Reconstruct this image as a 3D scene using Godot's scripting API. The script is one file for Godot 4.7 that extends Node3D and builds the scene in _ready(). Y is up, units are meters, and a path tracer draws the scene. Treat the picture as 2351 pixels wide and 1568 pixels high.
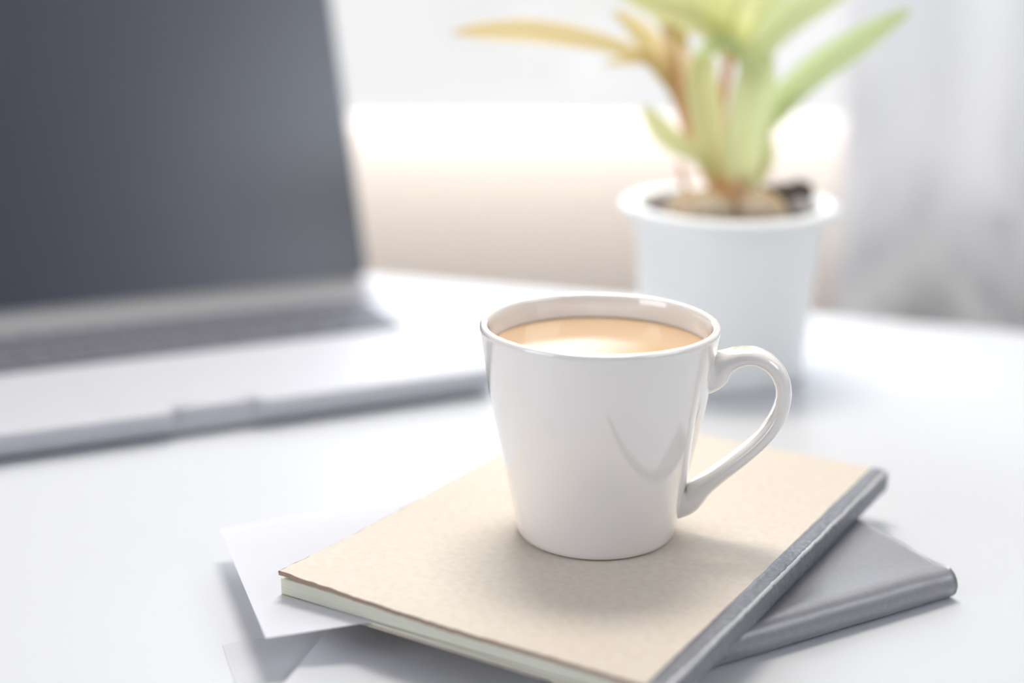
extends Node3D

const T := 0.74                # height of the table top
const BOOK := 0.0125           # thickness of the grey book
const NOTE := 0.009            # thickness of the kraft notebook

var used := {}
var M := {}

# ---------------------------------------------------------------- naming
func numbered(called: String) -> String:
	var n: int = used.get(called, 0)
	used[called] = n + 1
	return called if n == 0 else "%s_%03d" % [called, n]

func tag(o: Node3D, label: String, category := "", group := "", kind := "") -> Node3D:
	if label: o.set_meta("label", label)
	if category: o.set_meta("category", category)
	if group: o.set_meta("group", group)
	if kind: o.set_meta("kind", kind)
	return o

func base(called: String, at: Vector3, yaw := 0.0) -> Node3D:
	var o := Node3D.new()
	o.name = numbered(called)
	add_child(o, true)
	o.position = at
	o.rotation.y = yaw
	return o

func obj(called: String, mesh: Mesh, m: Material, parent: Node3D = null, at := Vector3.ZERO, turn := Vector3.ZERO) -> MeshInstance3D:
	var o := MeshInstance3D.new()
	o.mesh = mesh
	o.material_override = m
	o.position = at
	o.rotation = turn
	if parent == null:
		o.name = numbered(called)
		add_child(o, true)
	else:
		var k := 0
		for c in parent.get_children():
			if str(c.name) == called or str(c.name).begins_with(called + "_0"): k += 1
		o.name = called if k == 0 else "%s_%03d" % [called, k]
		parent.add_child(o, true)
	return o

func struct(called: String, mesh: Mesh, m: Material, label: String, at := Vector3.ZERO) -> MeshInstance3D:
	var o := obj(called, mesh, m, null, at)
	tag(o, label, "", "", "structure")
	return o

# ---------------------------------------------------------------- shapes
class Shape:
	var v := PackedVector3Array()
	var f := PackedInt32Array()
	func quad(a: int, b: int, c: int, d: int) -> void:
		f.append_array(PackedInt32Array([a, b, c, a, c, d]))
	# rows of points joined into a skin; round = each row is closed
	func skin(rows: Array, closed_row := true, closed_col := false) -> void:
		var at := v.size()
		var n: int = rows[0].size()
		for r in rows: v.append_array(PackedVector3Array(r))
		var rn := rows.size()
		for i in (rn if closed_col else rn - 1):
			for j in (n if closed_row else n - 1):
				var a := at + i * n + j
				var b := at + i * n + (j + 1) % n
				var c := at + ((i + 1) % rn) * n + (j + 1) % n
				var d := at + ((i + 1) % rn) * n + j
				quad(a, b, c, d)
	func fan(ring: Array, turned: bool) -> void:
		var at := v.size()
		var mid := Vector3.ZERO
		for p in ring: mid += p
		v.append(mid / ring.size())
		v.append_array(PackedVector3Array(ring))
		var n := ring.size()
		for j in n:
			var a := at + 1 + j
			var b := at + 1 + (j + 1) % n
			if turned: f.append_array(PackedInt32Array([at, a, b]))
			else: f.append_array(PackedInt32Array([at, b, a]))
	func box(lo: Vector3, hi: Vector3) -> void:
		var c := []
		for p in [Vector2(lo.x, lo.z), Vector2(hi.x, lo.z), Vector2(hi.x, hi.z), Vector2(lo.x, hi.z)]: c.append(p)
		var a := []
		var b := []
		for p in c:
			a.append(Vector3(p.x, lo.y, p.y))
			b.append(Vector3(p.x, hi.y, p.y))
		skin([a, b])
		fan(a, false)
		fan(b, true)
	func mesh(smooth := true) -> ArrayMesh:
		var vol := 0.0
		for i in range(0, f.size(), 3):
			vol += v[f[i]].dot(v[f[i + 1]].cross(v[f[i + 2]]))
		var st := SurfaceTool.new()
		st.begin(Mesh.PRIMITIVE_TRIANGLES)
		st.set_smooth_group(0 if smooth else -1)
		for i in range(0, f.size(), 3):
			var o := [f[i], f[i + 1], f[i + 2]] if vol <= 0.0 else [f[i], f[i + 2], f[i + 1]]
			for k in o: st.add_vertex(v[k])
		st.index()
		st.generate_normals()
		return st.commit()

func outline(w: float, d: float, r: float, n := 5) -> Array:
	# rounded rectangle in x,z round the origin
	var out := []
	for c in 4:
		var cx: float = (w / 2 - r) * [1, -1, -1, 1][c]
		var cz: float = (d / 2 - r) * [1, 1, -1, -1][c]
		for k in n + 1:
			var a := PI / 2 * (c + float(k) / n)
			out.append(Vector2(cx + r * cos(a), cz + r * sin(a)))
	return out

func slab(w: float, h: float, d: float, r: float, bevel: float, steps := 3) -> ArrayMesh:
	# a plate with rounded corners and rounded edges, its foot at y = 0
	var s := Shape.new()
	var rows := []
	var e := bevel
	var levels := [[0.0, e + minf(0.4 * e, 0.0008)]]
	for k in steps + 1:
		var a := PI / 2 * k / steps
		levels.append([e - e * cos(a), e - e * sin(a)])
	for k in steps + 1:
		var a := PI / 2 * k / steps
		levels.append([h - e + e * sin(a), e - e * cos(a)])
	levels.append([h, e + minf(0.4 * e, 0.0008)])
	for l in levels:
		var ring := []
		for p in outline(w - 2 * l[1], d - 2 * l[1], maxf(r - l[1], 0.0002)):
			ring.append(Vector3(p.x, l[0], p.y))
		rows.append(ring)
	s.skin(rows)
	s.fan(rows[0], false)
	s.fan(rows[-1], true)
	return s.mesh()

func boxes(list: Array) -> ArrayMesh:
	var s := Shape.new()
	for b in list: s.box(b[0], b[1])
	return s.mesh(false)

func lathe(profile: Array, n := 96, closed := false) -> ArrayMesh:
	# profile: Vector2(radius, height); first and last meet the axis unless closed
	var s := Shape.new()
	var rows := []
	for p in profile:
		var ring := []
		for k in n:
			var a := TAU * k / n
			ring.append(Vector3(maxf(p.x, 0.00001) * cos(a), p.y, maxf(p.x, 0.00001) * sin(a)))
		rows.append(ring)
	s.skin(rows, true, closed)
	return s.mesh()

func spline(pts: Array, n: int) -> Array:
	# Catmull-Rom through Vector3s
	var out := []
	for k in n:
		var t := float(k) / (n - 1) * (pts.size() - 1)
		var i := mini(int(t), pts.size() - 2)
		var u := t - i
		var p0: Vector3 = pts[maxi(i - 1, 0)]
		var p1: Vector3 = pts[i]
		var p2: Vector3 = pts[i + 1]
		var p3: Vector3 = pts[mini(i + 2, pts.size() - 1)]
		out.append(p1.cubic_interpolate(p2, p0, p3, u))
	return out

func ease_list(vals: Array, t: float) -> float:
	var x := t * (vals.size() - 1)
	var i := mini(int(x), vals.size() - 2)
	return cubic_interpolate(vals[i], vals[i + 1], vals[maxi(i - 1, 0)], vals[mini(i + 2, vals.size() - 1)], x - i)

func tube(pts: Array, radii: Array, n := 12) -> ArrayMesh:
	var s := Shape.new()
	var rows := []
	var side := Vector3.RIGHT
	for i in pts.size():
		var dir: Vector3 = (pts[mini(i + 1, pts.size() - 1)] - pts[maxi(i - 1, 0)]).normalized()
		side = (side - dir * side.dot(dir)).normalized()
		var up := dir.cross(side)
		var r := ease_list(radii, float(i) / (pts.size() - 1))
		var ring := []
		for k in n:
			var a := TAU * k / n
			ring.append(pts[i] + (side * cos(a) + up * sin(a)) * r)
		rows.append(ring)
	s.skin(rows)
	s.fan(rows[0], false)
	s.fan(rows[-1], true)
	return s.mesh()

# ---------------------------------------------------------------- materials
func noise_tex(freq: float, seed_n: int, lo: Color, hi: Color, size := 512, normal := false, bump := 4.0, type := FastNoiseLite.TYPE_SIMPLEX_SMOOTH) -> NoiseTexture2D:
	var n := FastNoiseLite.new()
	n.seed = seed_n
	n.noise_type = type
	n.frequency = freq
	n.fractal_octaves = 4
	var t := NoiseTexture2D.new()
	t.width = size
	t.height = size
	t.seamless = true
	t.noise = n
	if normal:
		t.as_normal_map = true
		t.bump_strength = bump
	else:
		var g := Gradient.new()
		g.set_color(0, lo)
		g.set_color(1, hi)
		t.color_ramp = g
	return t

func lin(r: float, g: float, b: float) -> Color:
	return Color(r, g, b).linear_to_srgb()

func mat(called: String, c: Color, rough: float, metal := 0.0, spec := 0.5) -> StandardMaterial3D:
	var m := StandardMaterial3D.new()
	m.resource_name = called
	m.albedo_color = c
	m.roughness = rough
	m.metallic = metal
	m.metallic_specular = spec
	M[called] = m
	return m

func grain(m: StandardMaterial3D, tex: Texture2D, scale: float, normal: Texture2D = null, strength := 0.3) -> void:
	m.uv1_triplanar = true
	m.uv1_scale = Vector3.ONE * scale
	if tex: m.albedo_texture = tex
	if normal:
		m.normal_enabled = true
		m.normal_texture = normal
		m.normal_scale = strength

func leaf_mat(called: String, c: Color, back: Color) -> StandardMaterial3D:
	var m := mat(called, c, 0.45)
	m.backlight_enabled = true
	m.backlight = back
	return m

func materials() -> void:
	mat("wall_paint", lin(0.88, 0.87, 0.86), 0.9)
	mat("front_paint", lin(0.40, 0.43, 0.50), 0.9)
	mat("sill_paint", lin(0.87, 0.78, 0.705), 0.9)
	mat("ceiling_paint", lin(0.92, 0.92, 0.92), 0.9)
	mat("floor_wood", lin(0.72, 0.64, 0.55), 0.5)
	grain(M.floor_wood, noise_tex(0.02, 3, Color(0.8, 0.78, 0.75), Color(1, 1, 1)), 1.0)
	mat("white_frame", lin(0.75, 0.75, 0.75), 0.4)
	var gl := mat("pane_glass", Color(1, 1, 1, 0.02), 0.02)
	gl.transparency = BaseMaterial3D.TRANSPARENCY_ALPHA
	var lg := mat("lamp_glow", Color(1, 1, 1), 0.6)
	lg.emission_enabled = true
	lg.emission = Color(1.0, 0.975, 0.94)
	lg.emission_energy_multiplier = 1.3
	mat("table_white", lin(0.64, 0.65, 0.672), 0.42)
	mat("table_leg", lin(0.6, 0.6, 0.6), 0.4)
	mat("aluminium", lin(0.56, 0.56, 0.59), 0.5, 0.15)
	mat("case_grey", lin(0.52, 0.53, 0.57), 0.5, 0.2)
	mat("hinge_strip", lin(0.30, 0.30, 0.31), 0.4)
	mat("key_black", lin(0.13, 0.13, 0.16), 0.5)
	mat("key_well", lin(0.20, 0.20, 0.22), 0.5)
	mat("screen_glass", lin(0.012, 0.016, 0.036), 0.30, 0.0, 0.9)
	(M.screen_glass as StandardMaterial3D).clearcoat_enabled = true
	(M.screen_glass as StandardMaterial3D).clearcoat = 1.0
	(M.screen_glass as StandardMaterial3D).clearcoat_roughness = 0.30
	mat("rubber", lin(0.05, 0.05, 0.05), 0.8)
	var ce := mat("mug_glaze", lin(0.89, 0.85, 0.805), 0.07, 0.0, 0.75)
	ce.clearcoat_enabled = true
	ce.clearcoat = 1.0
	ce.clearcoat_roughness = 0.03
	var co := mat("coffee", lin(0.66, 0.45, 0.27), 0.12)
	co.metallic_specular = 0.4
	mat("kraft", lin(0.735, 0.66, 0.575), 0.85)
	grain(M.kraft, noise_tex(0.02, 11, Color(0.96, 0.95, 0.93), Color(1, 1, 1), 512), 22.0, noise_tex(0.06, 12, Color.BLACK, Color.WHITE, 512, true, 3.0), 0.05)
	mat("kraft_edge", lin(0.36, 0.25, 0.19), 0.9)
	mat("page_cream", lin(0.82, 0.81, 0.69), 0.9)
	var pg := M.page_cream as StandardMaterial3D
	var pt := noise_tex(0.03, 21, Color(0.86, 0.86, 0.84), Color(1, 1, 1), 256)
	grain(pg, pt, 1.0)
	pg.uv1_scale = Vector3(3, 420, 3)
	mat("tape_grey", lin(0.19, 0.20, 0.235), 0.42, 0.0, 0.8)
	grain(M.tape_grey, noise_tex(0.05, 31, Color(0.8, 0.8, 0.8), Color(1, 1, 1), 512), 14.0, noise_tex(0.03, 32, Color.BLACK, Color.WHITE, 512, true, 6.0), 0.5)
	mat("tape_worn", lin(0.62, 0.62, 0.62), 0.8)
	mat("leather_grey", lin(0.24, 0.24, 0.26), 0.34, 0.0, 0.9)
	(M.leather_grey as StandardMaterial3D).clearcoat_enabled = true
	(M.leather_grey as StandardMaterial3D).clearcoat = 0.6
	(M.leather_grey as StandardMaterial3D).clearcoat_roughness = 0.35
	grain(M.leather_grey, noise_tex(0.05, 41, Color(0.9, 0.9, 0.9), Color(1, 1, 1), 512), 12.0, noise_tex(0.09, 42, Color.BLACK, Color.WHITE, 512, true, 4.0, FastNoiseLite.TYPE_CELLULAR), 0.06)
	leaf_mat("paper_white", lin(0.86, 0.865, 0.89), lin(0.85, 0.85, 0.87)).roughness = 0.8
	(M.leather_grey as StandardMaterial3D).rim_enabled = true
	(M.leather_grey as StandardMaterial3D).rim = 0.7
	mat("pot_white", lin(0.91, 0.92, 0.91), 0.35)
	mat("soil", lin(0.10, 0.065, 0.045), 0.95)
	mat("seed_tan", lin(0.72, 0.60, 0.45), 0.7)
	grain(M.seed_tan, noise_tex(0.03, 51, Color(0.8, 0.76, 0.7), Color(1, 1, 1), 256), 20.0)
	mat("bark", lin(0.075, 0.055, 0.045), 0.9)
	mat("gravel_grey", lin(0.45, 0.42, 0.40), 0.9)
	leaf_mat("leaf_green", lin(0.66, 0.72, 0.40), lin(0.80, 0.86, 0.46))
	leaf_mat("leaf_deep", lin(0.54, 0.63, 0.33), lin(0.68, 0.78, 0.40))
	leaf_mat("leaf_lime", lin(0.74, 0.75, 0.38), lin(0.85, 0.84, 0.42))
	leaf_mat("leaf_yellow", lin(0.86, 0.68, 0.36), lin(0.92, 0.74, 0.38))
	leaf_mat("leaf_tan", lin(0.72, 0.52, 0.34), lin(0.80, 0.58, 0.36))
	leaf_mat("stem_orange", lin(0.80, 0.58, 0.36), lin(0.85, 0.6, 0.36))
	leaf_mat("curtain_sheer", lin(0.78, 0.78, 0.785), lin(0.40, 0.40, 0.405))

# ---------------------------------------------------------------- the room
func room() -> void:
	# x from -2.0 to 1.75, z from -1.45 to 2.2, ceiling at 2.9
	var sill := T + 0.042
	var head := 2.78
	var l := -0.42
	var r := 1.30
	struct("floor", boxes([[Vector3(-2.5, -0.12, -1.65), Vector3(1.95, 0, 2.4)]]), M.floor_wood, "pale wooden floor of the room under the white table")
	struct("ceiling", boxes([[Vector3(-2.5, 2.9, -1.65), Vector3(1.95, 3.05, 2.4)]]), M.ceiling_paint, "plain white ceiling above the table")
	# the left wall has a window that fills the shadows from the front left
	var y0 := 0.8
	var y1 := 2.55
	var a := -0.1
	var b := 1.62
	struct("wall_left", boxes([
		[Vector3(-2.2, 0, -1.65), Vector3(-2.0, y0, 2.4)], [Vector3(-2.2, y1, -1.65), Vector3(-2.0, 2.9, 2.4)],
		[Vector3(-2.2, y0, -1.65), Vector3(-2.0, y1, a)], [Vector3(-2.2, y0, b), Vector3(-2.0, y1, 2.4)]]), M.wall_paint, "plain white side wall left of the table with a window")
	struct("wall_front", boxes([[Vector3(-2.0, 0, 1.7), Vector3(1.75, 2.9, 1.85)]]), M.front_paint, "plain grey blue wall behind the camera")
	var w3 := base("window_3", Vector3(-2.1, y0, 0))
	tag(w3, "window in the left wall that lights the mug's left side", "", "", "structure")
	var fh := y1 - y0
	obj("window_frame", boxes([
		[Vector3(-0.03, 0, a), Vector3(0.03, 0.04, b)], [Vector3(-0.03, fh - 0.04, a), Vector3(0.03, fh, b)],
		[Vector3(-0.03, 0.04, a), Vector3(0.03, fh - 0.04, a + 0.05)], [Vector3(-0.03, 0.04, b - 0.05), Vector3(0.03, fh - 0.04, b)]]), M.white_frame, w3)
	obj("pane", boxes([[Vector3(-0.001, 0.04, a + 0.05), Vector3(0.001, fh - 0.04, b - 0.05)]]), M.pane_glass, w3)
	# back wall: low wall under the sill, head above, piers at both sides
	struct("wall_back", boxes([
		[Vector3(-2.0, head, -1.60), Vector3(1.75, 2.9, -1.45)],
		[Vector3(-2.0, sill, -1.60), Vector3(l, head, -1.45)],
		[Vector3(r, sill, -1.60), Vector3(1.75, head, -1.45)]]), M.sill_paint, "beige wall round the bright window behind the table")
	# the low part of the wall ends in a broad rounded plaster sill
	var s := Shape.new()
	var rows := []
	for e in [-2.0, 1.75]:
		var row := [Vector3(e, 0, -1.54), Vector3(e, 0, -1.42), Vector3(e, 0.3, -1.42)]
		for k in 17:
			var a2 := PI / 2 * k / 16.0
			row.append(Vector3(e, sill - 0.17 + 0.17 * sin(a2), -1.52 + 0.10 * cos(a2)))
		row.append(Vector3(e, sill, -1.54))
		rows.append(row)
	s.skin(rows)
	s.fan(rows[0], false)
	s.fan(rows[1], true)
	struct("trim_1", s.mesh(), M.sill_paint, "low beige parapet with a rounded sill under the window behind the table")
	var w := base("window_1", Vector3(0, sill, -1.51))
	tag(w, "wide bright overexposed window behind the laptop and the plant", "", "", "structure")
	var hh := head - sill
	obj("window_frame", boxes([
		[Vector3(l, hh - 0.05, -0.03), Vector3(r, hh, 0.03)], [Vector3(l, 0, -0.03), Vector3(l + 0.05, hh - 0.05, 0.03)],
		[Vector3(r - 0.05, 0, -0.03), Vector3(r, hh - 0.05, 0.03)], [Vector3(0.415, 0, -0.03), Vector3(0.48, hh - 0.05, 0.03)]]), M.white_frame, w)
	obj("pane", boxes([[Vector3(l + 0.05, 0, -0.001), Vector3(0.415, hh - 0.05, 0.001)]]), M.pane_glass, w)
	obj("pane", boxes([[Vector3(0.48, 0, -0.001), Vector3(r - 0.05, hh - 0.05, 0.001)]]), M.pane_glass, w)
	# right wall with a second window, out of frame, mirrored in the screen
	var z0 := -0.6
	var z1 := 1.45
	var wy0 := 1.75
	var wy1 := 2.86
	struct("wall_right", boxes([
		[Vector3(1.75, 0, -1.65), Vector3(1.95, wy0, 2.4)], [Vector3(1.75, wy1, -1.65), Vector3(1.95, 2.9, 2.4)],
		[Vector3(1.75, wy0, -1.65), Vector3(1.95, wy1, z0)], [Vector3(1.75, wy0, z1), Vector3(1.95, wy1, 2.4)]]), M.wall_paint, "plain white side wall right of the table with a high window")
	var w2 := base("window_2", Vector3(1.85, wy0, 0))
	tag(w2, "high side window in the right wall mirrored in the laptop screen", "", "", "structure")
	var wh := wy1 - wy0
	obj("window_frame", boxes([
		[Vector3(-0.03, 0, z0), Vector3(0.03, 0.04, z1)], [Vector3(-0.03, wh - 0.04, z0), Vector3(0.03, wh, z1)],
		[Vector3(-0.03, 0.04, z0), Vector3(0.03, wh - 0.04, z0 + 0.05)], [Vector3(-0.03, 0.04, z1 - 0.05), Vector3(0.03, wh - 0.04, z1)]]), M.white_frame, w2)
	obj("pane", boxes([[Vector3(-0.001, 0.04, z0 + 0.05), Vector3(0.001, wh - 0.04, z1 - 0.05)]]), M.pane_glass, w2)

func curtain() -> void:
	var nz := FastNoiseLite.new()
	nz.seed = 5
	nz.frequency = 1.0
	var s := Shape.new()
	var rows := []
	var nu := 150
	var nv := 90
	for i in nv + 1:
		var y := 0.03 + 2.8 * pow(float(i) / nv, 1.15)
		var low := 1.0 - smoothstep(T - 0.15, T + 0.12, y)
		var row := []
		for j in nu + 1:
			var u := float(j) / nu
			var x := 0.285 + 1.1 * u + 0.02 * nz.get_noise_2d(u * 3.0, y * 1.2)
			var fold := 0.030 * sin(u * 62.0 + 2.2 * nz.get_noise_2d(u * 2.0, y * 0.5)) + 0.018 * sin(u * 27.0 + 1.3)
			# lower down the cloth is rumpled and pushed about in slanting folds
			var rump := 0.075 * nz.get_noise_2d(u * 9.0 + y * 5.0, y * 8.0 - u * 4.0) + 0.05 * nz.get_noise_2d(u * 5.0 - 7.0, y * 16.0 + u * 6.0)
			var z := -1.335 + fold * (1.0 - 0.6 * low) + rump * low
			row.append(Vector3(x, y, z))
		rows.append(row)
	s.skin(rows, false)
	var o := base("curtain", Vector3.ZERO)
	tag(o, "sheer greyish white curtain hanging in soft folds right of the potted plant", "curtain")
	obj("cloth", s.mesh(), M.curtain_sheer, o)
	obj("curtain_rod", lathe([Vector2(0, 0), Vector2(0.012, 0.001), Vector2(0.012, 1.249), Vector2(0, 1.25)], 16), M.table_leg, o, Vector3(0.2, 2.84, -1.335), Vector3(0, 0, -PI / 2))

func lamp() -> void:
	# a broad panel lamp hung over the back of the desk: the mug's short soft shadow comes from it
	var o := base("panel_lamp", Vector3(0.03, 2.16, -1.06))
	tag(o, "wide white panel lamp hanging above the back of the desk", "lamp")
	var size := Vector2(0.60, 0.36)
	obj("housing", slab(size.x + 0.03, 0.03, size.y + 0.03, 0.01, 0.004), M.white_frame, o)
	obj("diffuser", slab(size.x, 0.004, size.y, 0.008, 0.0015), M.lamp_glow, o, Vector3(0, -0.0042, 0))
	for sx in [-1, 1]:
		obj("suspension_wire", lathe([Vector2(0, 0), Vector2(0.002, 0.0005), Vector2(0.002, 0.709), Vector2(0, 0.71)], 8), M.table_leg, o, Vector3(sx * 0.25, 0.03, 0))
	var l := AreaLight3D.new()
	l.name = "panel_light"
	l.area_size = size
	l.area_normalize_energy = false
	l.light_color = Color(1.0, 0.975, 0.94)
	l.light_energy = 8.6
	l.area_range = 8.0
	l.shadow_enabled = true
	o.add_child(l)
	l.position = Vector3(0, -0.008, 0)
	l.rotation = Vector3(-PI / 2, 0, 0)

func table() -> void:
	# back edge runs from (-0.075, -1.01) to (0.315, -0.878)
	var yaw := -0.327
	var o := base("table", Vector3(-0.07, 0, -0.6), yaw)
	tag(o, "white desk with a smooth bright top carrying the laptop, plant and books", "table")
	# centre of the top lies half the depth in front of the back edge
	var ex := Vector3(cos(yaw), 0, -sin(yaw))
	var ez := Vector3(sin(yaw), 0, cos(yaw))
	var back := Vector3(0.12, 0, -0.945)
	var c := back + ez * 0.40 - ex * 0.15
	o.position = Vector3(c.x, 0, c.z)
	obj("tabletop", slab(1.5, 0.03, 0.8, 0.006, 0.002), M.table_white, o, Vector3(0, T - 0.03, 0))
	for sx in [-1, 1]:
		for sz in [-1, 1]:
			obj("leg", slab(0.05, T - 0.03, 0.05, 0.006, 0.003), M.table_leg, o, Vector3(sx * 0.69, 0, sz * 0.34))
	for sz in [-1, 1]:
		obj("rail", boxes([[Vector3(-0.66, T - 0.09, -0.012), Vector3(0.66, T - 0.03, 0.012)]]), M.table_leg, o, Vector3(0, 0, sz * 0.34))

# ---------------------------------------------------------------- laptop
func laptop() -> void:
	var yaw := deg_to_rad(24.8)
	var w := 0.304
	var d := 0.218
	# local frame: x along the front edge, -z towards the hinge, origin in the middle of the base
	var ex := Vector3(cos(yaw), 0, -sin(yaw))
	var ez := Vector3(sin(yaw), 0, cos(yaw))
	var front := Vector3(-0.1254, T, -0.6931)
	var c := front + ex * (0.134 - w / 2) - ez * (d / 2)
	var o := base("laptop", c, yaw)
	tag(o, "open silver laptop with a dark screen and black keys at left of the table", "laptop")
	var hgt := 0.0155
	var mid := -0.02 - (0.134 - w / 2)     # middle of the thumb notch
	# base: a tapered slab whose front lip has a scooped notch
	var s := Shape.new()
	var rows := []
	var ring_n := 0
	for l in [[0.0012, 0.010], [0.0014, 0.006], [0.004, 0.0022], [0.0090, 0.0005], [0.0125, 0.0], [0.0146, 0.0003], [0.0153, 0.0010], [0.0155, 0.0020], [0.0155, 0.0030]]:
		var ring := []
		for p in outline(w - 2 * l[1], d - 2 * l[1], 0.010 - l[1] * 0.5, 6):
			ring.append(Vector3(p.x, l[0], p.y))
		# the front side gets extra points so that the notch can be cut
		var full := []
		for k in ring.size():
			full.append(ring[k])
			var nx: Vector3 = ring[(k + 1) % ring.size()]
			if ring[k].z > d / 2 - 0.02 and nx.z > d / 2 - 0.02 and absf(nx.x - ring[k].x) > 0.1:
				for q in range(1, 200): full.append(ring[k].lerp(nx, q / 200.0))
		for k in full.size():
			var p: Vector3 = full[k]
			if p.z > d / 2 - 0.006:
				var dip := 1.0 - smoothstep(0.0195, 0.0245, absf(p.x - mid))
				p.z -= dip * 0.0042 * smoothstep(0.0035, 0.006, p.y)
			full[k] = p
		ring_n = full.size()
		rows.append(full)
	var low := Shape.new()
	low.skin(rows.slice(0, 5))
	low.fan(rows[0], false)
	low.fan(rows[4], true)
	obj("bottom_case", low.mesh(), M.case_grey, o)
	s.skin(rows.slice(4))
	s.fan(rows[4], false)
	s.fan(rows[-1], true)
	obj("base_shell", s.mesh(), M.aluminium, o)
	for sx in [-1, 1]:
		for sz in [-1, 1]:
			obj("foot", lathe([Vector2(0, 0), Vector2(0.006, 0), Vector2(0.0065, 0.0006), Vector2(0.006, 0.0014), Vector2(0, 0.0014)], 20), M.rubber, o, Vector3(sx * w * 0.4, 0, sz * d * 0.38))
	# keyboard: a dark well with four rows of keys
	var kb := obj("keyboard", slab(0.268, 0.0004, 0.0745, 0.003, 0.0001, 1), M.key_well, o, Vector3(-0.002, hgt - 0.0001, d / 2 - 0.1315))
	var key := slab(0.0158, 0.0013, 0.0152, 0.0018, 0.0004, 2)
	var wide := slab(0.0250, 0.0013, 0.0152, 0.0018, 0.0004, 2)
	var bar := slab(0.0885, 0.0013, 0.0152, 0.0018, 0.0004, 2)
	for r in 4:
		var x: float = -0.1315
		var z := -0.0272 + r * 0.0181
		var cols := []
		match r:
			0: cols = [0, 0, 0, 0, 0, 0, 0, 0, 0, 0, 0, 0, 0, 1]
			1: cols = [1, 0, 0, 0, 0, 0, 0, 0, 0, 0, 0, 0, 0, 0]
			2: cols = [1, 0, 0, 0, 0, 0, 0, 0, 0, 0, 0, 0, 1]
			3: cols = [0, 0, 0, 1, 2, 1, 0, 0, 0, 0]
		var total := 0.0
		for k in cols: total += [0.0158, 0.0250, 0.0885][k]
		var gap := (0.263 - total) / (cols.size() - 1)
		for k in cols:
			var kw: float = [0.0158, 0.0250, 0.0885][k]
			obj("key", [key, wide, bar][k], M.key_black, kb, Vector3(x + kw / 2, 0.0004, z))
			x += kw + gap
	obj("speaker_strip", slab(w - 0.010, 0.0003, 0.047, 0.003, 0.0001, 1), M.hinge_strip, o, Vector3(0, hgt - 0.0001, -d / 2 + 0.0265))
	obj("trackpad", slab(0.105, 0.0003, 0.068, 0.003, 0.0001, 1), M.aluminium, o, Vector3(mid, hgt - 0.0001, d / 2 - 0.045))
	# lid, leaning back by 20 degrees
	var lid := obj("lid", slab(w, 0.0045, 0.212, 0.009, 0.0012), M.aluminium, o, Vector3(0, hgt + 0.0008, -d / 2 + 0.006), Vector3(deg_to_rad(70.0), 0, 0))
	# slab lies in x,z: shift it so that it rises from the hinge
	lid.position += Basis.from_euler(Vector3(deg_to_rad(70.0), 0, 0)) * Vector3(0, -0.0045, -0.106)
	obj("screen", slab(w - 0.003, 0.0008, 0.208, 0.007, 0.0003), M.screen_glass, lid, Vector3(0, 0.0042, -0.0005))
	obj("hinge", slab(w - 0.016, 0.006, 0.006, 0.002, 0.0012), M.hinge_strip, o, Vector3(0, hgt - 0.003, -d / 2 + 0.0035))

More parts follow.
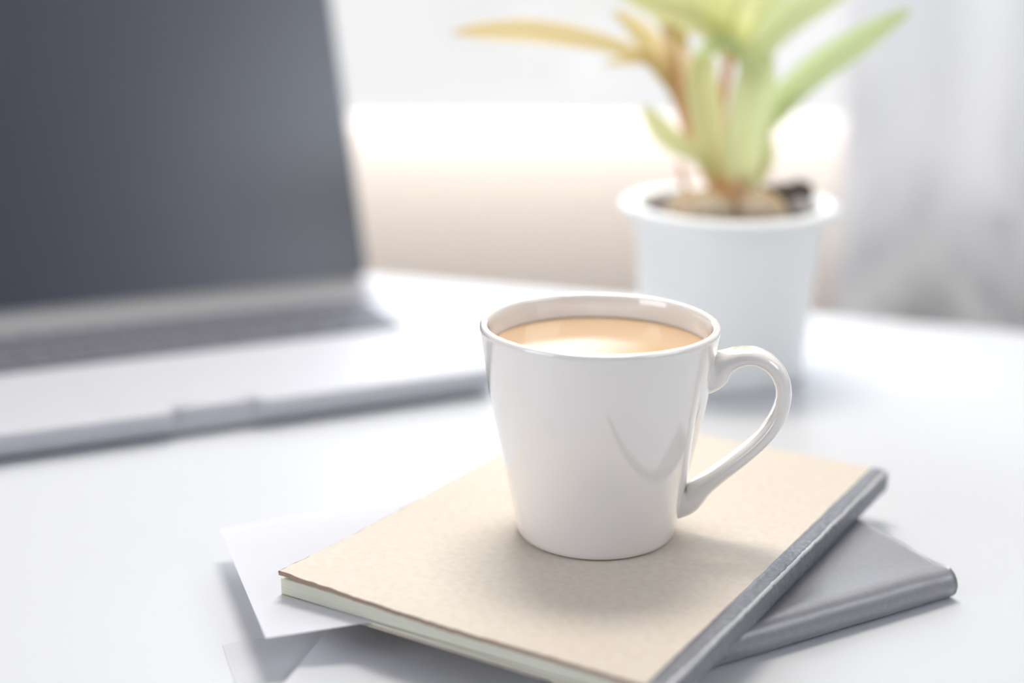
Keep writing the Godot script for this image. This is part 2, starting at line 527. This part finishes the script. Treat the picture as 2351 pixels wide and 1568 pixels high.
# ---------------------------------------------------------------- mug
func mug() -> void:
	var o := base("mug", Vector3(0.0321, T + BOOK + NOTE + 0.0002, -0.5216))
	tag(o, "glossy white ceramic mug with a looped handle standing on the kraft notebook", "mug")
	var outer := [Vector2(0, 0.0018), Vector2(0.024, 0.0016), Vector2(0.0262, 0.0003), Vector2(0.0275, 0.0), Vector2(0.0288, 0.0002), Vector2(0.0297, 0.0010), Vector2(0.0303, 0.0026),
		Vector2(0.0313, 0.0075), Vector2(0.0329, 0.016), Vector2(0.0347, 0.026), Vector2(0.0368, 0.036), Vector2(0.0388, 0.046), Vector2(0.0406, 0.056), Vector2(0.0420, 0.065), Vector2(0.0431, 0.073),
		Vector2(0.0437, 0.0780), Vector2(0.04395, 0.0796), Vector2(0.0440, 0.0806), Vector2(0.0437, 0.0814), Vector2(0.0430, 0.0818), Vector2(0.0421, 0.0818), Vector2(0.0414, 0.0814), Vector2(0.0410, 0.0806), Vector2(0.0407, 0.0790),
		Vector2(0.0400, 0.073), Vector2(0.0388, 0.064), Vector2(0.0373, 0.055), Vector2(0.0352, 0.045), Vector2(0.0328, 0.033), Vector2(0.0305, 0.021), Vector2(0.0282, 0.010), Vector2(0.0255, 0.0065), Vector2(0.020, 0.0055), Vector2(0, 0.0055)]
	obj("body", lathe(outer, 160), M.mug_glaze, o)
	# handle: a flattened strap swept along a drawn loop, flared where it joins the wall
	var path := [Vector3(0.0404, 0.0642, 0), Vector3(0.0424, 0.0655, 0), Vector3(0.0460, 0.0683, 0), Vector3(0.0518, 0.0708, 0), Vector3(0.0578, 0.0707, 0), Vector3(0.0635, 0.0672, 0), Vector3(0.0669, 0.0612, 0), Vector3(0.0674, 0.0542, 0),
		Vector3(0.0650, 0.0465, 0), Vector3(0.0600, 0.0390, 0), Vector3(0.0530, 0.0318, 0), Vector3(0.0455, 0.0250, 0), Vector3(0.0395, 0.0195, 0), Vector3(0.0348, 0.0142, 0), Vector3(0.0305, 0.0125, 0)]
	var half_t := [0.0082, 0.0070, 0.0044, 0.0033, 0.0030, 0.0029, 0.0029, 0.0029, 0.0029, 0.0029, 0.0030, 0.0031, 0.0038, 0.0052, 0.0062]
	var half_w := [0.0088, 0.0078, 0.0068, 0.0064, 0.0063, 0.0062, 0.0062, 0.0061, 0.0061, 0.0060, 0.0060, 0.0060, 0.0062, 0.0066, 0.0072]
	var pts := spline(path, 90)
	var s := Shape.new()
	var rows := []
	for i in pts.size():
		var t := float(i) / (pts.size() - 1)
		var dir: Vector3 = (pts[mini(i + 1, 89)] - pts[maxi(i - 1, 0)]).normalized()
		# the end sections stand parallel to the wall
		var wall := Vector3(0.2, 1, 0).normalized()
		var nrm := Vector3(-dir.y, dir.x, 0)
		if t < 0.12: nrm = wall.slerp(nrm, smoothstep(0.0, 0.12, t))
		if t > 0.86: nrm = nrm.slerp(-wall if nrm.dot(wall) < 0.0 else wall, smoothstep(0.86, 1.0, t))
		var a := ease_list(half_t, t)
		var b := ease_list(half_w, t)
		var ring := []
		for k in 28:
			var q := TAU * k / 28
			var cx := cos(q)
			var sx := sin(q)
			ring.append(pts[i] + nrm * a * signf(cx) * pow(absf(cx), 0.75) + Vector3(0, 0, 1) * b * signf(sx) * pow(absf(sx), 0.75))
		rows.append(ring)
	s.skin(rows)
	s.fan(rows[0], false)
	s.fan(rows[-1], true)
	obj("handle", s.mesh(), M.mug_glaze, o, Vector3.ZERO, Vector3(0, deg_to_rad(-7.0), 0))
	# the drink
	var cr := 0.0389
	var ch := 0.0725
	var k := base("coffee", o.position + Vector3(0, 0.008, 0))
	tag(k, "milky tan coffee filling the white mug to just under its rim", "coffee")
	var h0 := 0.008
	obj("drink", lathe([Vector2(0, 0.0), Vector2(0.0262, 0.0026), Vector2(0.0300, 0.0135), Vector2(0.0324, 0.0255), Vector2(0.0348, 0.0372), Vector2(0.0369, 0.0470), Vector2(0.0384, 0.0560), Vector2(0.03965, ch - h0 + 0.0006), Vector2(0.0391, ch - h0 + 0.0002), Vector2(0.0375, ch - h0), Vector2(0.020, ch - h0), Vector2(0, ch - h0)], 120), M.coffee, k)

# ---------------------------------------------------------------- notebooks and papers
func kraft_notebook() -> void:
	var w := 0.1487
	var d := 0.2144
	var yaw := -0.5445
	var o := base("notebook", Vector3(-0.0806, T + BOOK, -0.4779), yaw)
	tag(o, "kraft brown notebook with cream pages and grey taped spine under the mug", "notebook")
	var nz := FastNoiseLite.new()
	nz.seed = 8
	nz.frequency = 60.0
	# a sheet: thin, with small waves in its edge; corner (0,0) is the one near the papers
	var cover := func(y: float, th: float, curl: float, over: float) -> ArrayMesh:
		var s := Shape.new()
		var top := []
		var bot := []
		var nu := 60
		var nv := 60
		for i in nv + 1:
			var a := []
			var b := []
			for j in nu + 1:
				var u := float(j) / nu
				var v := float(i) / nv
				var x := -over + (w + over) * u
				var z := over - (d + 2 * over) * v
				if i == 0: z += 0.0007 * nz.get_noise_1d(x * 3.0)
				if j == 0: x += 0.0006 * nz.get_noise_1d(z * 3.0 + 9.0)
				var lift := curl * pow(maxf(0.0, 1.0 - Vector2(u * w, v * d).length() / 0.085), 2.0)
				lift += curl * 0.16 * pow(maxf(0.0, 1.0 - v * d / 0.03), 2.0) * (0.6 + 0.4 * sin(u * 9.0)) * (1.0 - smoothstep(0.5, 1.0, u))
				a.append(Vector3(x, y + th + lift, z))
				b.append(Vector3(x, y + lift, z))
			top.append(a)
			bot.append(b)
		s.skin(top, false)
		var rev := []
		for r in bot:
			var q: Array = r.duplicate()
			q.reverse()
			rev.append(q)
		s.skin(rev, false)
		return s.mesh()
	# rims of the cover so that it has a thickness to look at
	var rim := func(y: float, th: float, curl: float, over: float) -> ArrayMesh:
		var s := Shape.new()
		var rows := [[], []]
		for part in 2:
			var n := 90
			for k in n + 1:
				var u := float(k) / n if part == 0 else 0.0
				var v := 0.0 if part == 0 else float(k) / n
				var x := -over + (w + over) * u
				var z := over - (d + 2 * over) * v
				var lift := curl * pow(maxf(0.0, 1.0 - Vector2(u * w, v * d).length() / 0.085), 2.0)
				lift += curl * 0.16 * pow(maxf(0.0, 1.0 - v * d / 0.03), 2.0) * (0.6 + 0.4 * sin(u * 9.0)) * (1.0 - smoothstep(0.5, 1.0, u))
				if part == 0: z += 0.0007 * nz.get_noise_1d(x * 3.0)
				else: x += 0.0006 * nz.get_noise_1d(z * 3.0 + 9.0)
				var q := Vector3(x, y + lift, z)
				var r: Array = rows[0]
				var t: Array = rows[1]
				if part == 1:
					r.push_front(q)
					t.push_front(q + Vector3(0, th, 0))
				else:
					r.append(q)
					t.append(q + Vector3(0, th, 0))
		s.skin(rows, false)
		return s.mesh()
	var top_y := NOTE - 0.0006
	var tc := obj("front_cover", cover.call(top_y, 0.0006, 0.0026, 0.0008), M.kraft, o)
	obj("cut_edge", rim.call(top_y - 0.0010, 0.0016, 0.0026, 0.0009), M.kraft_edge, tc)
	obj("back_cover", slab(w, 0.0005, d, 0.001, 0.0002, 1), M.kraft, o, Vector3(w / 2, 0, -d / 2))
	# pages, parted by a loose sheet of paper
	obj("page_block", slab(w + 0.0012, 0.0062, d - 0.001, 0.0012, 0.0005), M.page_cream, o, Vector3(w / 2 - 0.0016, 0.0020, -d / 2 - 0.0004))
	obj("page_block", slab(w + 0.0012, 0.0011, d - 0.0008, 0.0012, 0.0003), M.page_cream, o, Vector3(w / 2 - 0.0016, 0.0006, -d / 2 - 0.0002))
	# spine tape: wraps from the front cover round the back
	var s := Shape.new()
	var prof := [Vector2(w - 0.0060, NOTE + 0.00005), Vector2(w - 0.0060, NOTE + 0.0003), Vector2(w - 0.004, NOTE + 0.00035), Vector2(w - 0.0012, NOTE + 0.0004), Vector2(w + 0.0000, NOTE + 0.0003), Vector2(w + 0.0008, NOTE - 0.0003), Vector2(w + 0.0011, NOTE - 0.0014),
		Vector2(w + 0.0012, NOTE * 0.5), Vector2(w + 0.0011, 0.0016), Vector2(w + 0.0007, 0.0004), Vector2(w - 0.0004, 0.00005), Vector2(w - 0.0010, 0.0002), Vector2(w - 0.0010, NOTE - 0.0008), Vector2(w - 0.004, NOTE - 0.0001)]
	var rows := []
	for i in 121:
		var z := 0.0006 - (d + 0.0012) * i / 120.0
		var row := []
		for k in prof.size():
			var p: Vector2 = prof[k]
			var wob := 0.00035 * nz.get_noise_2d(z * 2.2, k * 0.03) if k > 2 and k < 10 else 0.0
			if k == 1 or k == 0: p.x += 0.0003 * nz.get_noise_1d(z * 1.5 + 4.0)
			row.append(Vector3(p.x + wob, p.y + (wob * 0.6 if k < 8 else 0.0), z))
		rows.append(row)
	s.skin(rows)
	s.fan(rows[0], false)
	s.fan(rows[-1], true)
	var tp := obj("spine_tape", s.mesh(), M.tape_grey, o)
	tag(tp, "worn grey tape")
	# frayed pale ridge where the tape is rubbed through along the fold
	var fr := Shape.new()
	rows = []
	for i in 161:
		var t := i / 160.0
		var z := 0.0004 - (d + 0.0008) * t
		var wd := 0.00045 + 0.0004 * absf(nz.get_noise_1d(z * 2.0)) + 0.0004 * nz.get_noise_1d(z * 9.0) + 0.0006 * smoothstep(0.10, 0.0, t) + 0.0005 * smoothstep(0.8, 1.0, t)
		wd = maxf(wd, 0.0001)
		var x := w + 0.0004 + 0.00035 * nz.get_noise_2d(z * 2.2, 0.12)
		rows.append([Vector3(x - wd, NOTE + 0.0002, z), Vector3(x - wd * 0.5, NOTE + 0.00052, z), Vector3(x + 0.0003, NOTE + 0.0003, z), Vector3(x + 0.0007, NOTE - 0.0003 - wd * 0.5, z), Vector3(x, NOTE - 0.0003, z)])
	fr.skin(rows)
	obj("frayed_edge", fr.mesh(), M.tape_worn, tp)

func grey_book() -> void:
	# corner near the right of the frame; spine runs down and left
	var yaw := PI + deg_to_rad(29.75)
	# local x runs along the spine from the corner, local -z towards... built from explicit axes below
	var o := base("book", Vector3(0.1672, T, -0.5065))
	tag(o, "thick grey softbound book lying on the table under the notebook's taped spine", "book")
	o.basis = Basis(Vector3(-0.868, 0, 0.497), Vector3.UP, Vector3(0.497, 0, 0.868))
	# local +x: along the spine away from the corner; local -z: depth, away from the camera
	var ln := 0.168
	var dp := 0.122
	var nz := FastNoiseLite.new()
	nz.seed = 15
	nz.frequency = 30.0
	var h := BOOK - 0.0001
	# cover profile in (depth, height): outside then inside
	var outp := [Vector2(-dp, h), Vector2(-dp * 0.8, h), Vector2(-dp * 0.6, h), Vector2(-dp * 0.4, h - 0.0001), Vector2(-dp * 0.25, h - 0.0004), Vector2(-0.020, h - 0.0008), Vector2(-0.012, h - 0.0009), Vector2(-0.0085, h - 0.0006), Vector2(-0.006, h - 0.0006), Vector2(-0.0038, h - 0.0011), Vector2(-0.0019, h - 0.0024), Vector2(-0.0007, h - 0.0042), Vector2(-0.0001, h - 0.0062),
		Vector2(-0.0001, 0.0050), Vector2(-0.0006, 0.0026), Vector2(-0.0018, 0.0010), Vector2(-0.0038, 0.0001), Vector2(-0.008, 0.0), Vector2(-0.02, 0.0), Vector2(-dp * 0.5, 0.0), Vector2(-dp, 0.0)]
	var inp := [Vector2(-dp, 0.0012), Vector2(-dp * 0.5, 0.0012), Vector2(-0.008, 0.0012), Vector2(-0.0030, 0.0022), Vector2(-0.0016, 0.0050), Vector2(-0.0018, h - 0.0050), Vector2(-0.0036, h - 0.0030), Vector2(-0.0085, h - 0.0022), Vector2(-0.020, h - 0.0022), Vector2(-dp * 0.5, h - 0.0014), Vector2(-dp, h - 0.0012)]
	var prof := outp + inp
	var rows := []
	for i in 81:
		var t := i / 80.0
		var x := ln * t
		var row := []
		for p in prof:
			var y: float = p.y
			# the leather is a little slack near the head of the spine
			if p.y > h * 0.5: y -= 0.0009 * smoothstep(0.018, 0.0, x) * smoothstep(-0.035, -0.008, p.x) - 0.0007 * smoothstep(0.006, 0.0, x) * smoothstep(-0.012, -0.003, p.x)
			var push: float = 0.0003 * nz.get_noise_2d(x, p.y * 3.0)
			row.append(Vector3(x, y, p.x + push))
		rows.append(row)
	var s := Shape.new()
	s.skin(rows)
	for side in 2:
		var r: Array = rows[0] if side == 0 else rows[-1]
		# close the cut end of the cover strip between outside and inside
		var n := outp.size()
		var m := inp.size()
		var a := []
		var b := []
		for k in n:
			a.append(r[k])
			var q: int = roundi(float(k) / (n - 1) * (m - 1))
			b.append(r[n + m - 1 - q])
		s.skin([a, b], false)
	obj("cover", s.mesh(), M.leather_grey, o)
	obj("page_block", slab(ln - 0.004, h - 0.0037, dp - 0.006, 0.001, 0.0004), M.page_cream, o, Vector3(ln / 2, 0.00125, -dp / 2 - 0.002))

func sheet(w: float, d: float, sag: Callable) -> ArrayMesh:
	var s := Shape.new()
	var top := []
	var bot := []
	for i in 41:
		var a := []
		var b := []
		for j in 41:
			var x := w * j / 40.0
			var z := d * i / 40.0
			var y: float = sag.call(x, z)
			a.append(Vector3(x, y + 0.00012, z))
			b.append(Vector3(x, y, z))
		top.append(a)
		bot.append(b)
	s.skin(top, false)
	var rev := []
	for r in bot:
		var q: Array = r.duplicate()
		q.reverse()
		rev.append(q)
	s.skin(rev, false)
	for e in 4:
		var a := []
		var b := []
		for k in 41:
			var i: int = [0, 40, k, k][e]
			var j: int = [k, k, 0, 40][e]
			a.append(top[i][j])
			b.append(bot[i][j])
		s.skin([a, b], false)
	return s.mesh(false)

func papers() -> void:
	# sheet tucked between the notebook's pages, standing out on the left; x runs under the book, z towards the camera
	var o := obj("paper_sheet", sheet(0.096, 0.1006, func(x, z): return -0.0020 * pow(maxf(0.0, 1.0 - x / 0.04), 2.0) * (1.0 - z / 0.1006)), M.paper_white, null, Vector3(-0.1152, T + BOOK + 0.00175, -0.5412))
	o.basis = Basis(Vector3(0.943, 0, -0.333), Vector3.UP, Vector3(0.333, 0, 0.943))
	tag(o, "white loose sheet tucked between the kraft notebook's pages at its left corner", "paper")
	# a second sheet flat on the table under it
	var p := obj("paper_sheet", sheet(0.10, 0.12, func(_x, _z): return 0.0), M.paper_white, null, Vector3(-0.1012, T + 0.0002, -0.4689))
	p.basis = Basis(Vector3(0.944, 0, -0.330), Vector3.UP, Vector3(0.330, 0, 0.944))
	tag(p, "white sheet flat on the table, mostly shaded under the tucked sheet's front edge", "paper")
	# white sheet at the bottom edge of the picture
	var q := obj("paper_sheet", sheet(0.13, 0.20, func(x, _z): return 0.0034 * exp(-x * 45.0)), M.paper_white, null, Vector3(-0.0552, T + 0.0004, -0.5076))
	q.basis = Basis(Vector3(0.967, 0, 0.255), Vector3.UP, Vector3(-0.255, 0, 0.967))
	tag(q, "white sheet on the table under the notebook's front edge, nearest the camera", "paper")

# ---------------------------------------------------------------- plant
func leaf(o: Node3D, m: Material, pts: Array, width: float, tilt: float, shape := 0, cup := 0.25) -> void:
	# a lance leaf along pts (metres from the middle of the pot's foot); tilt turns the blade round its own line
	var line := spline(pts, 30)
	var s := Shape.new()
	var rows := []
	for i in line.size():
		var t := float(i) / (line.size() - 1)
		var dir: Vector3 = (line[mini(i + 1, 29)] - line[maxi(i - 1, 0)]).normalized()
		var view := Vector3(0, 0.25, 1).normalized()
		var side := dir.cross(view).normalized().rotated(dir, tilt)
		var nrm := side.cross(dir).normalized()
		var wd := width * 0.5
		match shape:
			0: wd *= pow(sin(PI * pow(clampf(t, 0.002, 0.999), 0.75)), 0.8)          # broad near the base
			1: wd *= pow(sin(PI * pow(clampf(t, 0.002, 0.999), 1.3)), 0.75)         # broad near the tip
			3: wd *= 0.12 + 0.88 * pow(sin(PI * pow(clampf(t, 0.002, 0.999), 1.7)), 0.8) if t < 0.7 else maxf(0.03, pow(sin(PI * pow(clampf(t, 0.002, 0.999), 1.7)), 0.9))
			4: wd *= 0.15 + 0.85 * pow(sin(PI * clampf(t, 0.0, 1.0)), 0.65) - 0.14 * t
			2: wd *= 0.25 + 0.75 * pow(sin(PI * clampf(0.08 + t * 0.84, 0.0, 1.0)), 0.7)   # strap
		wd = maxf(wd, 0.0006)
		var row := []
		for k in 9:
			var q := (k - 4) / 4.0
			row.append(line[i] + side * wd * q + nrm * wd * cup * (q * q - 0.3) + nrm * 0.0004 * sin(q * 14.0))
		rows.append(row)
	s.skin(rows, false)
	var lf := obj("leaf", s.mesh(), m, o)
	var rib := []
	var rr := []
	for i in range(0, 30, 3):
		rib.append(rows[i][4])
	obj("midrib", tube(rib, [0.0009, 0.0007, 0.0003], 6), M.leaf_lime, lf)

func px(x: float, y: float, z := 0.0) -> Vector3:
	# plant drawing units: 1/4230 m, measured from the rim's middle; z in metres towards the viewer
	return Vector3((x - 1663.0) / 4230.0, 0.092 - (y - 478.0) / 4100.0 + z * 0.12, z)

func plant() -> void:
	var at := Vector3(0.118, T + 0.0001, -0.795)
	var o := base("plant_pot", at)
	tag(o, "white tapered flower pot with a flat wide rim behind the mug", "pot")
	obj("body", lathe([Vector2(0, 0.001), Vector2(0.040, 0.001), Vector2(0.0415, 0.0), Vector2(0.0430, 0.0004), Vector2(0.0442, 0.0020), Vector2(0.0446, 0.006), Vector2(0.0468, 0.035), Vector2(0.0490, 0.060), Vector2(0.0512, 0.084), Vector2(0.0518, 0.0885),
		Vector2(0.0530, 0.0895), Vector2(0.0570, 0.0900), Vector2(0.0586, 0.0912), Vector2(0.0591, 0.0932), Vector2(0.0586, 0.0952), Vector2(0.0568, 0.0962), Vector2(0.0530, 0.0964), Vector2(0.0500, 0.0958), Vector2(0.0490, 0.0944), Vector2(0.0486, 0.0920), Vector2(0.0480, 0.084), Vector2(0.0455, 0.055), Vector2(0.044, 0.04), Vector2(0, 0.04)], 120), M.pot_white, o)
	# soil
	var nz := FastNoiseLite.new()
	nz.seed = 77
	nz.frequency = 90.0
	var s := Shape.new()
	var rows := []
	for i in 20:
		var ring := []
		for k in 48:
			var a := TAU * k / 48
			var r := 0.0478 * maxf(i / 19.0, 0.001)
			ring.append(Vector3(r * cos(a), 0.0915 + 0.0030 * nz.get_noise_2d(r * cos(a), r * sin(a)) - 0.002 * (i / 19.0), r * sin(a)))
		rows.append(ring)
	var foot := []
	for k in 48: foot.append(Vector3(0.0448 * cos(TAU * k / 48), 0.055, 0.0448 * sin(TAU * k / 48)))
	rows.append(foot)
	s.skin(rows)
	s.fan(foot, false)
	var so := obj("potting_soil", s.mesh(), M.soil, null, at)
	tag(so, "dark brown potting soil filling the white pot", "soil")
	# seeds, bark and stone on the soil
	var seed_shape := func(rx: float, ry: float, rz: float) -> ArrayMesh:
		var q := Shape.new()
		var rw := []
		for i in 25:
			var b := PI * i / 24.0
			var ring := []
			for k in 40:
				var a := TAU * k / 40
				var g := 1.0 - 0.10 * exp(-pow(sin(a) * 7.0, 2.0)) if cos(a) > 0 else 1.0
				ring.append(Vector3(rx * cos(b), ry * sin(b) * sin(a) * g, rz * sin(b) * cos(a) * g))
			rw.append(ring)
		q.skin(rw)
		return q.mesh()
	var sd := base("palm_seed", at + Vector3(-0.0185, 0.0945, 0.025), 0.15)
	tag(sd, "large round tan seed at the pot's front left from which a shoot grows", "seed", "seeds in the pot")
	obj("husk", seed_shape.call(0.0195, 0.0125, 0.0150), M.seed_tan, sd)
	obj("seam", tube(spline([Vector3(-0.017, 0.0062, 0.006), Vector3(-0.006, 0.0122, 0.004), Vector3(0.008, 0.0118, 0.004), Vector3(0.0170, 0.0060, 0.006)], 24), [0.0008, 0.0011, 0.0008], 8), M.leaf_yellow, sd)
	var sd2 := base("palm_seed", at + Vector3(0.0125, 0.0945, 0.0255), -0.5)
	tag(sd2, "smaller tan seed at the pot's front middle beside the dark bark chip", "seed", "seeds in the pot")
	obj("husk", seed_shape.call(0.0150, 0.0125, 0.0125), M.seed_tan, sd2)
	obj("seam", tube(spline([Vector3(-0.013, 0.006, 0.005), Vector3(-0.004, 0.0122, 0.003), Vector3(0.007, 0.0115, 0.003), Vector3(0.013, 0.0055, 0.005)], 24), [0.0008, 0.0011, 0.0008], 8), M.leaf_yellow, sd2)
	var chip := Shape.new()
	var cr := []
	for i in 9:
		var t := i / 8.0
		var ring := []
		for k in 10:
			var a := TAU * k / 10
			var rr := 0.0110 * (0.55 + 0.45 * sin(PI * clampf(0.12 + t * 0.76, 0, 1))) * (1.0 + 0.35 * nz.get_noise_2d(t * 0.05, k * 0.02))
			ring.append(Vector3(-0.0155 + 0.031 * t, rr * 0.85 * sin(a), rr * cos(a)))
		cr.append(ring)
	chip.skin(cr)
	chip.fan(cr[0], false)
	chip.fan(cr[-1], true)
	var bk := obj("bark_chip", chip.mesh(false), M.bark, null, at + Vector3(0.0275, 0.0990, 0.006), Vector3(0.1, 0.35, 0.17))
	tag(bk, "dark brown bark chip propped on the soil at the right of the pot", "bark")
	var stn := obj("stone", seed_shape.call(0.0095, 0.0060, 0.0080), M.gravel_grey, null, at + Vector3(0.0370, 0.0950, 0.0165), Vector3(0.1, 0.4, -0.2))
	tag(stn, "small pale grey stone on the soil in front of the bark chip", "stone")

	# the palm seedlings
	var p := base("potted_plant", at + Vector3(0, 0.0875, 0))
	tag(p, "backlit yellow green leafy seedling plant growing in the white pot", "plant")
	var up := Vector3(0, 0.0875, 0)
	var L := func(list: Array) -> Array:
		var out := []
		for q in list: out.append(px(q[0], q[1], q[2]) - up)
		return out
	# stems
	for st in [
		[[[1652, 470, .006], [1640, 400, .006], [1632, 300, .004], [1640, 200, .002], [1655, 110, 0.0]], [.0046, .0034, .0026]],
		[[[1690, 470, .012], [1708, 400, .010], [1725, 340, .006], [1738, 290, .002]], [.0034, .0026, .0018]],
		[[[1640, 480, .012], [1620, 420, .010], [1560, 300, .0], [1535, 200, -.006], [1510, 130, -.01]], [.0044, .0034, .0026]],
		[[[1575, 470, .0], [1560, 420, -.004], [1548, 370, -.006]], [.0022, .0018, .0012]],
		[[[1655, 480, .014], [1670, 430, .014], [1680, 390, .012]], [.0036, .0030, .0022]]]:
		obj("stem", tube(spline(L.call(st[0]), 22), st[1], 10), M.stem_orange, p)
	# long leaf reaching left
	leaf(p, M.leaf_yellow, L.call([[1535, 250, -.004], [1490, 175, .0], [1420, 132, .006], [1330, 110, .012], [1220, 95, .018], [1110, 94, .022], [1032, 97, .024]]), 0.0130, 0.35, 3)
	leaf(p, M.leaf_yellow, L.call([[1520, 210, -.004], [1470, 150, .0], [1420, 150, .004], [1365, 160, .006]]), 0.008, 0.5, 0)
	# upper left sprays
	leaf(p, M.leaf_lime, L.call([[1650, 120, .0], [1580, 65, .006], [1490, 32, .012], [1400, 0, .018], [1320, -50, .02]]), 0.020, 0.2, 0)
	leaf(p, M.leaf_yellow, L.call([[1520, 210, -.004], [1485, 140, -.004], [1440, 85, -.002], [1385, 45, .0]]), 0.014, 0.2, 0)
	leaf(p, M.leaf_lime, L.call([[1560, 120, -.01], [1500, 40, -.012], [1470, -30, -.014], [1460, -120, -.016]]), 0.013, -0.2, 0)
	# right leaves
	leaf(p, M.leaf_deep, L.call([[1722, 320, .004], [1748, 265, .008], [1810, 190, .012], [1890, 130, .016], [1960, 85, .018], [2024, 44, .020]]), 0.0182, -0.15, 4)
	leaf(p, M.leaf_lime, L.call([[1740, 270, .002], [1790, 215, -.004], [1830, 195, -.008], [1850, 160, -.012]]), 0.010, 0.6, 0)
	leaf(p, M.leaf_green, L.call([[1690, 190, .002], [1715, 120, .006], [1775, 60, .010], [1850, 12, .014], [1940, -45, .018]]), 0.0170, -0.1, 2)
	leaf(p, M.leaf_lime, L.call([[1735, 300, .0], [1740, 350, .004], [1725, 400, .006], [1700, 430, .008]]), 0.009, 0.2, 2)
	# middle
	leaf(p, M.leaf_green, L.call([[1684, 425, .014], [1680, 350, .016], [1690, 270, .018], [1698, 200, .016], [1706, 130, .012]]), 0.0245, 0.1, 2)
	leaf(p, M.leaf_lime, L.call([[1626, 400, .016], [1602, 320, .018], [1588, 250, .018], [1582, 200, .014], [1590, 145, .008]]), 0.0175, -0.15, 2)
	leaf(p, M.leaf_lime, L.call([[1630, 410, .018], [1580, 360, .020], [1520, 325, .022], [1480, 290, .022], [1452, 248, .020]]), 0.0130, 0.3, 1)
	leaf(p, M.leaf_tan, L.call([[1600, 360, .0], [1568, 270, -.004], [1545, 180, -.008], [1525, 90, -.01], [1520, 20, -.012]]), 0.0150, 0.2, 2)
	leaf(p, M.leaf_deep, L.call([[1560, 230, .0], [1578, 150, .004], [1620, 112, .008], [1660, 130, .010], [1690, 190, .012]]), 0.0085, 0.3, 2)
	# crown
	leaf(p, M.leaf_lime, L.call([[1655, 130, .0], [1650, 60, .004], [1680, 0, .008], [1730, -80, .010]]), 0.0230, 0.0, 2)
	leaf(p, M.leaf_green, L.call([[1650, 140, -.004], [1600, 60, -.006], [1560, -10, -.008], [1540, -110, -.01]]), 0.0170, 0.2, 2)
	leaf(p, M.leaf_lime, L.call([[1665, 120, -.006], [1640, 40, -.008], [1630, -40, -.01], [1650, -140, -.012]]), 0.0150, 0.2, 2)
	leaf(p, M.leaf_green, L.call([[1690, 120, -.006], [1720, 50, -.008], [1760, -10, -.01], [1790, -100, -.012]]), 0.0130, 0.2, 2)

func _ready() -> void:
	# camera: table seen from a quarter of a metre above its top
	var cam := Camera3D.new()
	cam.name = "camera"
	var lens := CameraAttributesPhysical.new()
	lens.frustum_focal_length = 52.0
	lens.frustum_focus_distance = 0.532
	lens.exposure_aperture = 2.7
	cam.attributes = lens
	cam.fov = 25.98
	cam.near = 0.05
	cam.far = 100.0
	cam.position = Vector3(0, T + 0.2471, 0)
	cam.rotation = Vector3(-0.2822, 0, 0.004)
	add_child(cam)
	cam.current = true
	# an even white overcast sky
	var sky := ProceduralSkyMaterial.new()
	sky.sky_top_color = Color(0.93, 0.96, 1.0)
	sky.sky_horizon_color = Color(0.97, 0.98, 1.0)
	sky.ground_horizon_color = Color(0.8, 0.8, 0.8)
	sky.ground_bottom_color = Color(0.8, 0.8, 0.8)
	sky.sky_energy_multiplier = 2.05
	sky.ground_energy_multiplier = 1.34
	var env := Environment.new()
	env.background_mode = Environment.BG_SKY
	env.sky = Sky.new()
	env.sky.sky_material = sky
	env.tonemap_mode = Environment.TONE_MAPPER_LINEAR
	env.tonemap_exposure = 0.8
	env.sdfgi_enabled = true
	env.ssao_enabled = true
	env.ssil_enabled = true
	var we := WorldEnvironment.new()
	we.name = "environment"
	we.environment = env
	add_child(we)
	materials()
	room()
	curtain()
	lamp()
	table()
	laptop()
	grey_book()
	kraft_notebook()
	papers()
	mug()
	plant()
